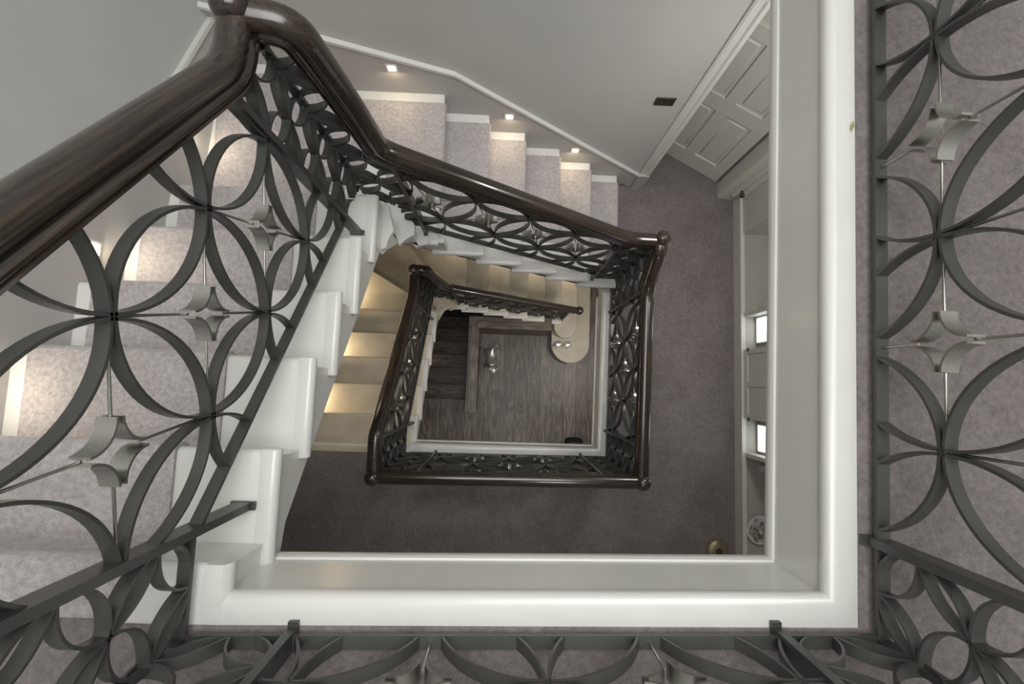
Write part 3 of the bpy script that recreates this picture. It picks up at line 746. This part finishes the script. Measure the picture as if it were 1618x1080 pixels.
for i, (bx, lab) in enumerate(((.885, 'silver bird ornament on the rounded stone step, nearer the guard wall'), (1.035, 'silver bird ornament on the rounded stone step, on the right of its pair'))):
    t = thing('bird_ornament', lab, 'ornament', 'silver bird ornaments'); zc = GZ+RI
    blob([((bx+.02, .65, zc+.05), (.05, .046), None), ((bx-.015, .635, zc+.055), (.045, .042), 0), ((bx-.045, .62, zc+.085), (.018, .018), 1), ((bx-.055, .61, zc+.115), (.02, .02), 2), ((bx+.07, .67, zc+.06), (.012, .010), 0)], 'body', M['chrome'], t)
    MB().cyl((bx-.07, .605, zc+.115), (bx-.10, .595, zc+.108), .006, 8, .001).build('beak', M['chrome'], t)
    lathe(MB(), (bx, .64, zc), [(.03, .0), (.032, .006), (.012, .012), (.01, .03)], 16).build('base', M['chrome'], t, smooth=40)
    for sy in (-1, 1):
        MB().ball((bx+.02, .65+sy*.033, zc+.055), .03, 12, 8, (1.4, .35, .7)).build('wing', M['chrome'], t, smooth=80)
# black bag
t = thing('leather_bag', 'black leather bag on the hall floor, half hidden below the landing edge', 'bag')
rings = []
for q in range(7):
    u = q/6; hh = .16; wx = .15*(1-.35*u); wy = .10*(1-.6*u)
    rings.append([(1.22+wx*math.copysign(abs(math.cos(a))**.6, math.cos(a)), -.93+wy*math.copysign(abs(math.sin(a))**.6, math.sin(a)), GZ+.005+hh*u) for a in [2*PI*k/20 for k in range(20)]])
MB().loft(rings).build('body', M['black'], t, smooth=60)
for sy in (-1, 1):
    mb = MB(); pr = [Vector((1.22-.08*math.cos(PI*i/12), -.93+sy*.03+sy*.02*math.sin(PI*i/12)+.06*math.sin(PI*i/12), GZ+.15+.09*math.sin(PI*i/12))) for i in range(13)]
    for a_, b_ in zip(pr, pr[1:]): mb.cyl(a_, b_, .007, 8)
    mb.build('handle', M['black'], t)

# ------------------------------------------------------------------ middle landing: door, cupboards, switch, stops
# open panelled door
t = thing('door_1', 'white six panel door standing ajar beyond the middle landing', 'door'); t['kind'] = 'structure'
hx, hy = 1.972, 1.992; ang = math.atan2(2.25-1.995, 1.49-1.964); dpl = Plane(hx, hy, ang); DW, DH0, DH1 = .74, -2.992, -.90
def dbox(s0, s1, z0, z1, w0, w1):
    q = [(s0, w0), (s1, w0), (s1, w1), (s0, w1)]
    mb = MB(); mb.loft([[dpl.p(a, z0, b_) for a, b_ in q], [dpl.p(a, z1, b_) for a, b_ in q]]); return mb
st = .10
cols = [(st, DW/2-.045), (DW/2+.045, DW-st)]
rows = [(DH0+.20, DH0+.80), (DH0+.95, DH0+1.50), (DH0+1.60, DH1-.11)]
for a, b_ in ((0, st), (DW/2-.045, DW/2+.045), (DW-st, DW)): dbox(a, b_, DH0, DH1, -.02, .02).build('stile', M['cream'], t)
for a, b_ in ((DH0, rows[0][0]), (rows[0][1], rows[1][0]), (rows[1][1], rows[2][0]), (rows[2][1], DH1)):
    for c in cols: dbox(c[0], c[1], a, b_, -.02, .02).build('rail', M['cream'], t)
for c in cols:
    for r in rows:
        dbox(c[0], c[1], r[0], r[1], -.006, .006).build('panel', M['cream'], t)
        o = dbox(c[0]+.03, c[1]-.03, r[0]+.03, r[1]-.03, -.014, .014).build('raised_field', M['cream'], t); bevel(o, .008, 1)
# architraves: left one runs up the end of the wall
prof = [(0, 0), (.0, -.012), (.012, -.02), (.022, -.014), (.05, -.016), (.06, -.028), (.085, -.028), (.085, 0)]
mb = MB().pz([(1.165+a, YN_WALL+b_) for a, b_ in prof], -2.74, -.85); o = mb.build('trim_4', M['white'], smooth=30); struct(o, 'white moulded architrave left of the open panelled door', 'trim')
mb = MB().box(1.155, 1.255, YN_WALL-.034, YN_WALL, -3, -2.74); o = mb.build('trim_5', M['string_paint']); struct(o, 'plinth block at the foot of the left architrave', 'trim')
mb = MB().pz([(1.985, YN_WALL+.06)]+[(2.03-.05*math.cos(a), 1.84-.03*math.sin(a)) for a in [PI/2*i/6 for i in range(7)]]+[(XE_WALL, 1.80), (XE_WALL, YN_WALL+.06)], -2.995, -.85); o = mb.build('trim_6', M['cream'], smooth=40); struct(o, 'rounded white pier between the open door and the cupboards', 'trim')
mb = MB().pz([(2.05, 1.86), (2.055, 1.79), (2.075, 1.775), (2.11, 1.78), (2.13, 1.765), (XE_WALL, 1.76), (XE_WALL, 1.86)], -2.87, -.85); o = mb.build('trim_7', M['cream'], smooth=30); struct(o, 'stepped white moulding on the pier beside the cupboards', 'trim')
t = thing('door_stop', 'small dark metal door stop on the white pier', 'door stop')
MB().cyl((2.08, 1.775, -2.73), (2.08, 1.74, -2.73), .011, 12).build('stem', M['brass'], t, smooth=40)
MB().ball((2.08, 1.735, -2.73), .022, 14, 10).build('tip', M['brass'], t, smooth=80)
# cupboards along the east side
XC = 2.155
t = thing('built_in_cupboard', 'white built in cupboard and shelving along the right side of the middle landing', 'cupboard')
MB().box(2.132, 2.17, YS_WALL+.01, 1.80, -2.998, -2.865).build('plinth', M['cream'], t)
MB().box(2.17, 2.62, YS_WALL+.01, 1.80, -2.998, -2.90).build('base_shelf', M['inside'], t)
MB().box(XC, XC+.03, 1.47, 1.79, -2.865, -.5).build('side_panel', M['cream'], t)
for y in (1.455, .685, -.545):
    MB().box(XC+.002, 2.62, y-.016, y+.016, -2.90, -.5).build('divider', M['cream'], t)
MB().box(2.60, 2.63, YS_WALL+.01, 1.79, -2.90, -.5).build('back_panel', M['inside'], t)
# centre: panelled doors between two flush pilasters
for (a, b_) in ((.375, .67), (-.53, -.238)):
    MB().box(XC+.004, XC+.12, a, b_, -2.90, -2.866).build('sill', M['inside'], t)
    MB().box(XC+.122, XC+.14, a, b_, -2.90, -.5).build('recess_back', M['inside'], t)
dr = MB().box(XC+.004, XC+.018, -.235, .372, -2.862, -.55).build('cupboard_door', M['cream'], t)
for a, b_ in ((-.235, -.195), (.045, .09), (.332, .372)):
    MB().box(XC-.004, XC+.006, a, b_, -2.862, -.55).build('stile', M['cream'], dr)
for z in (-2.862, -1.75, -.62):
    for a, b_ in ((-.195, .045), (.09, .332)): MB().box(XC-.004, XC+.006, a, b_, z, z+.06).build('rail', M['cream'], dr)
MB().box(XC-.007, XC-.002, .355, .385, -2.80, -2.775).build('hinge', M['brass'], dr)
MB().box(XC-.007, XC-.002, -.25, -.22, -2.80, -2.775).build('hinge', M['brass'], dr)
for y0, y1, lb in ((.44, .655, 'bright glazed opening in the shelving above the middle of the cupboards'), (-.505, -.285, 'bright glazed opening in the shelving below the middle of the cupboards')):
    w_ = thing('window_1' if y0 > 0 else 'window_2', lb, 'window'); w_['kind'] = 'structure'
    MB().box(XC+.112, XC+.118, y0, y1, -2.845, -1.9).build('pane', M['pane'], w_)
    MB().box(XC+.104, XC+.12, y0-.012, y0, -2.86, -1.88).box(XC+.104, XC+.12, y1, y1+.012, -2.86, -1.88).box(XC+.104, XC+.12, y0, y1, -2.86, -2.845).build('window_frame', M['white'], w_)
# posts inside the bays and a dish of shells
for y0 in (.78, -.66): MB().box(2.30, 2.33, y0-.03, y0+.03, -2.90, -.5).build('upright', M['cream'], t)
t = thing('shell_dish', 'shallow white dish of shells on the low shelf at the near end of the cupboards', 'dish')
lathe(MB(), (2.29, -1.18, -2.90), [(.06, 0), (.08, .006), (.118, .03), (.122, .034), (.114, .034), (.075, .012), (0.001, .01)], 28).build('dish', M['white'], t, smooth=50)
mb = MB()
for i in range(48):
    a = random.uniform(0, 2*PI); r = random.uniform(0, .10)
    mb.ball((2.29+r*math.cos(a), -1.18+r*math.sin(a), -2.90+.035+random.uniform(0, .03)*(1-r/.12)), random.uniform(.014, .024), 8, 6, (1, random.uniform(.6, 1), .7))
o = mb.build('shells', M['shell'], t, smooth=60); o['kind'] = 'stuff'
# dome stop on the floor
t = thing('floor_door_stop', 'round beige dome on the carpet at the near right of the middle landing', 'door stop')
lathe(MB(), (1.965, -1.40, -2.994), [(.10, 0), (.10, .012), (.085, .03), (.05, .045), (.001, .05)], 28).build('dome', M['bronze'], t, smooth=60)
lathe(MB(), (1.965, -1.40, -2.944), [(.03, 0), (.03, .006), (.001, .010)], 18).build('cap', M['brass'], t, smooth=60)
# switch plate
t = thing('light_switch', 'dark bronze two gang switch plate on the grey wall', 'switch')
o = MB().box(.955, 1.085, YN_WALL-.008, YN_WALL, -1.735, -1.655).build('plate', M['brass'], t); bevel(o, .002)
for x in (1.0, 1.04): MB().cyl((x, YN_WALL-.008, -1.695), (x, YN_WALL-.022, -1.690), .006, 10, .004).build('toggle', M['nickel'], t, smooth=40)
# skirting of the landings
struct(MB().box(XE_WALL-.02, XE_WALL, YS_WALL, YN_WALL, 0, .14).build('baseboard_east', M['white']), 'white skirting board on the right of the top landing', 'trim')
struct(MB().box(XW_WALL, XE_WALL, YS_WALL, YS_WALL+.02, 0, .14).build('baseboard_south', M['white']), 'white skirting board on the near side of the top landing', 'trim')
t = thing('added_ceiling_panel', 'added square glowing panel in the unseen ceiling above the well', 'light')  # invented panel, out of view, to go with the added overhead light
MB().box(-.8, 1.2, -.5, 1.5, 3.16, 3.2).build('frame', M['white'], t)
MB().box(-.74, 1.14, -.44, 1.44, 3.15, 3.16).build('diffuser', M['panel_glow'], t)
# a tiny dry leaf caught on the carpet edge
t = thing('dry_leaf', 'tiny yellow green dry leaf on the carpet beside the right hand nosing', 'leaf')
MB().add([(.945, .728, .008), (.951, .742, .014), (.953, .762, .010), (.944, .748, .011), (.948, .745, .017)], [(0, 1, 4), (1, 2, 4), (2, 3, 4), (3, 0, 4), (0, 3, 2, 1)]).build('blade', mat('leaf_green', srgb(150, 150, 80), .6), t)
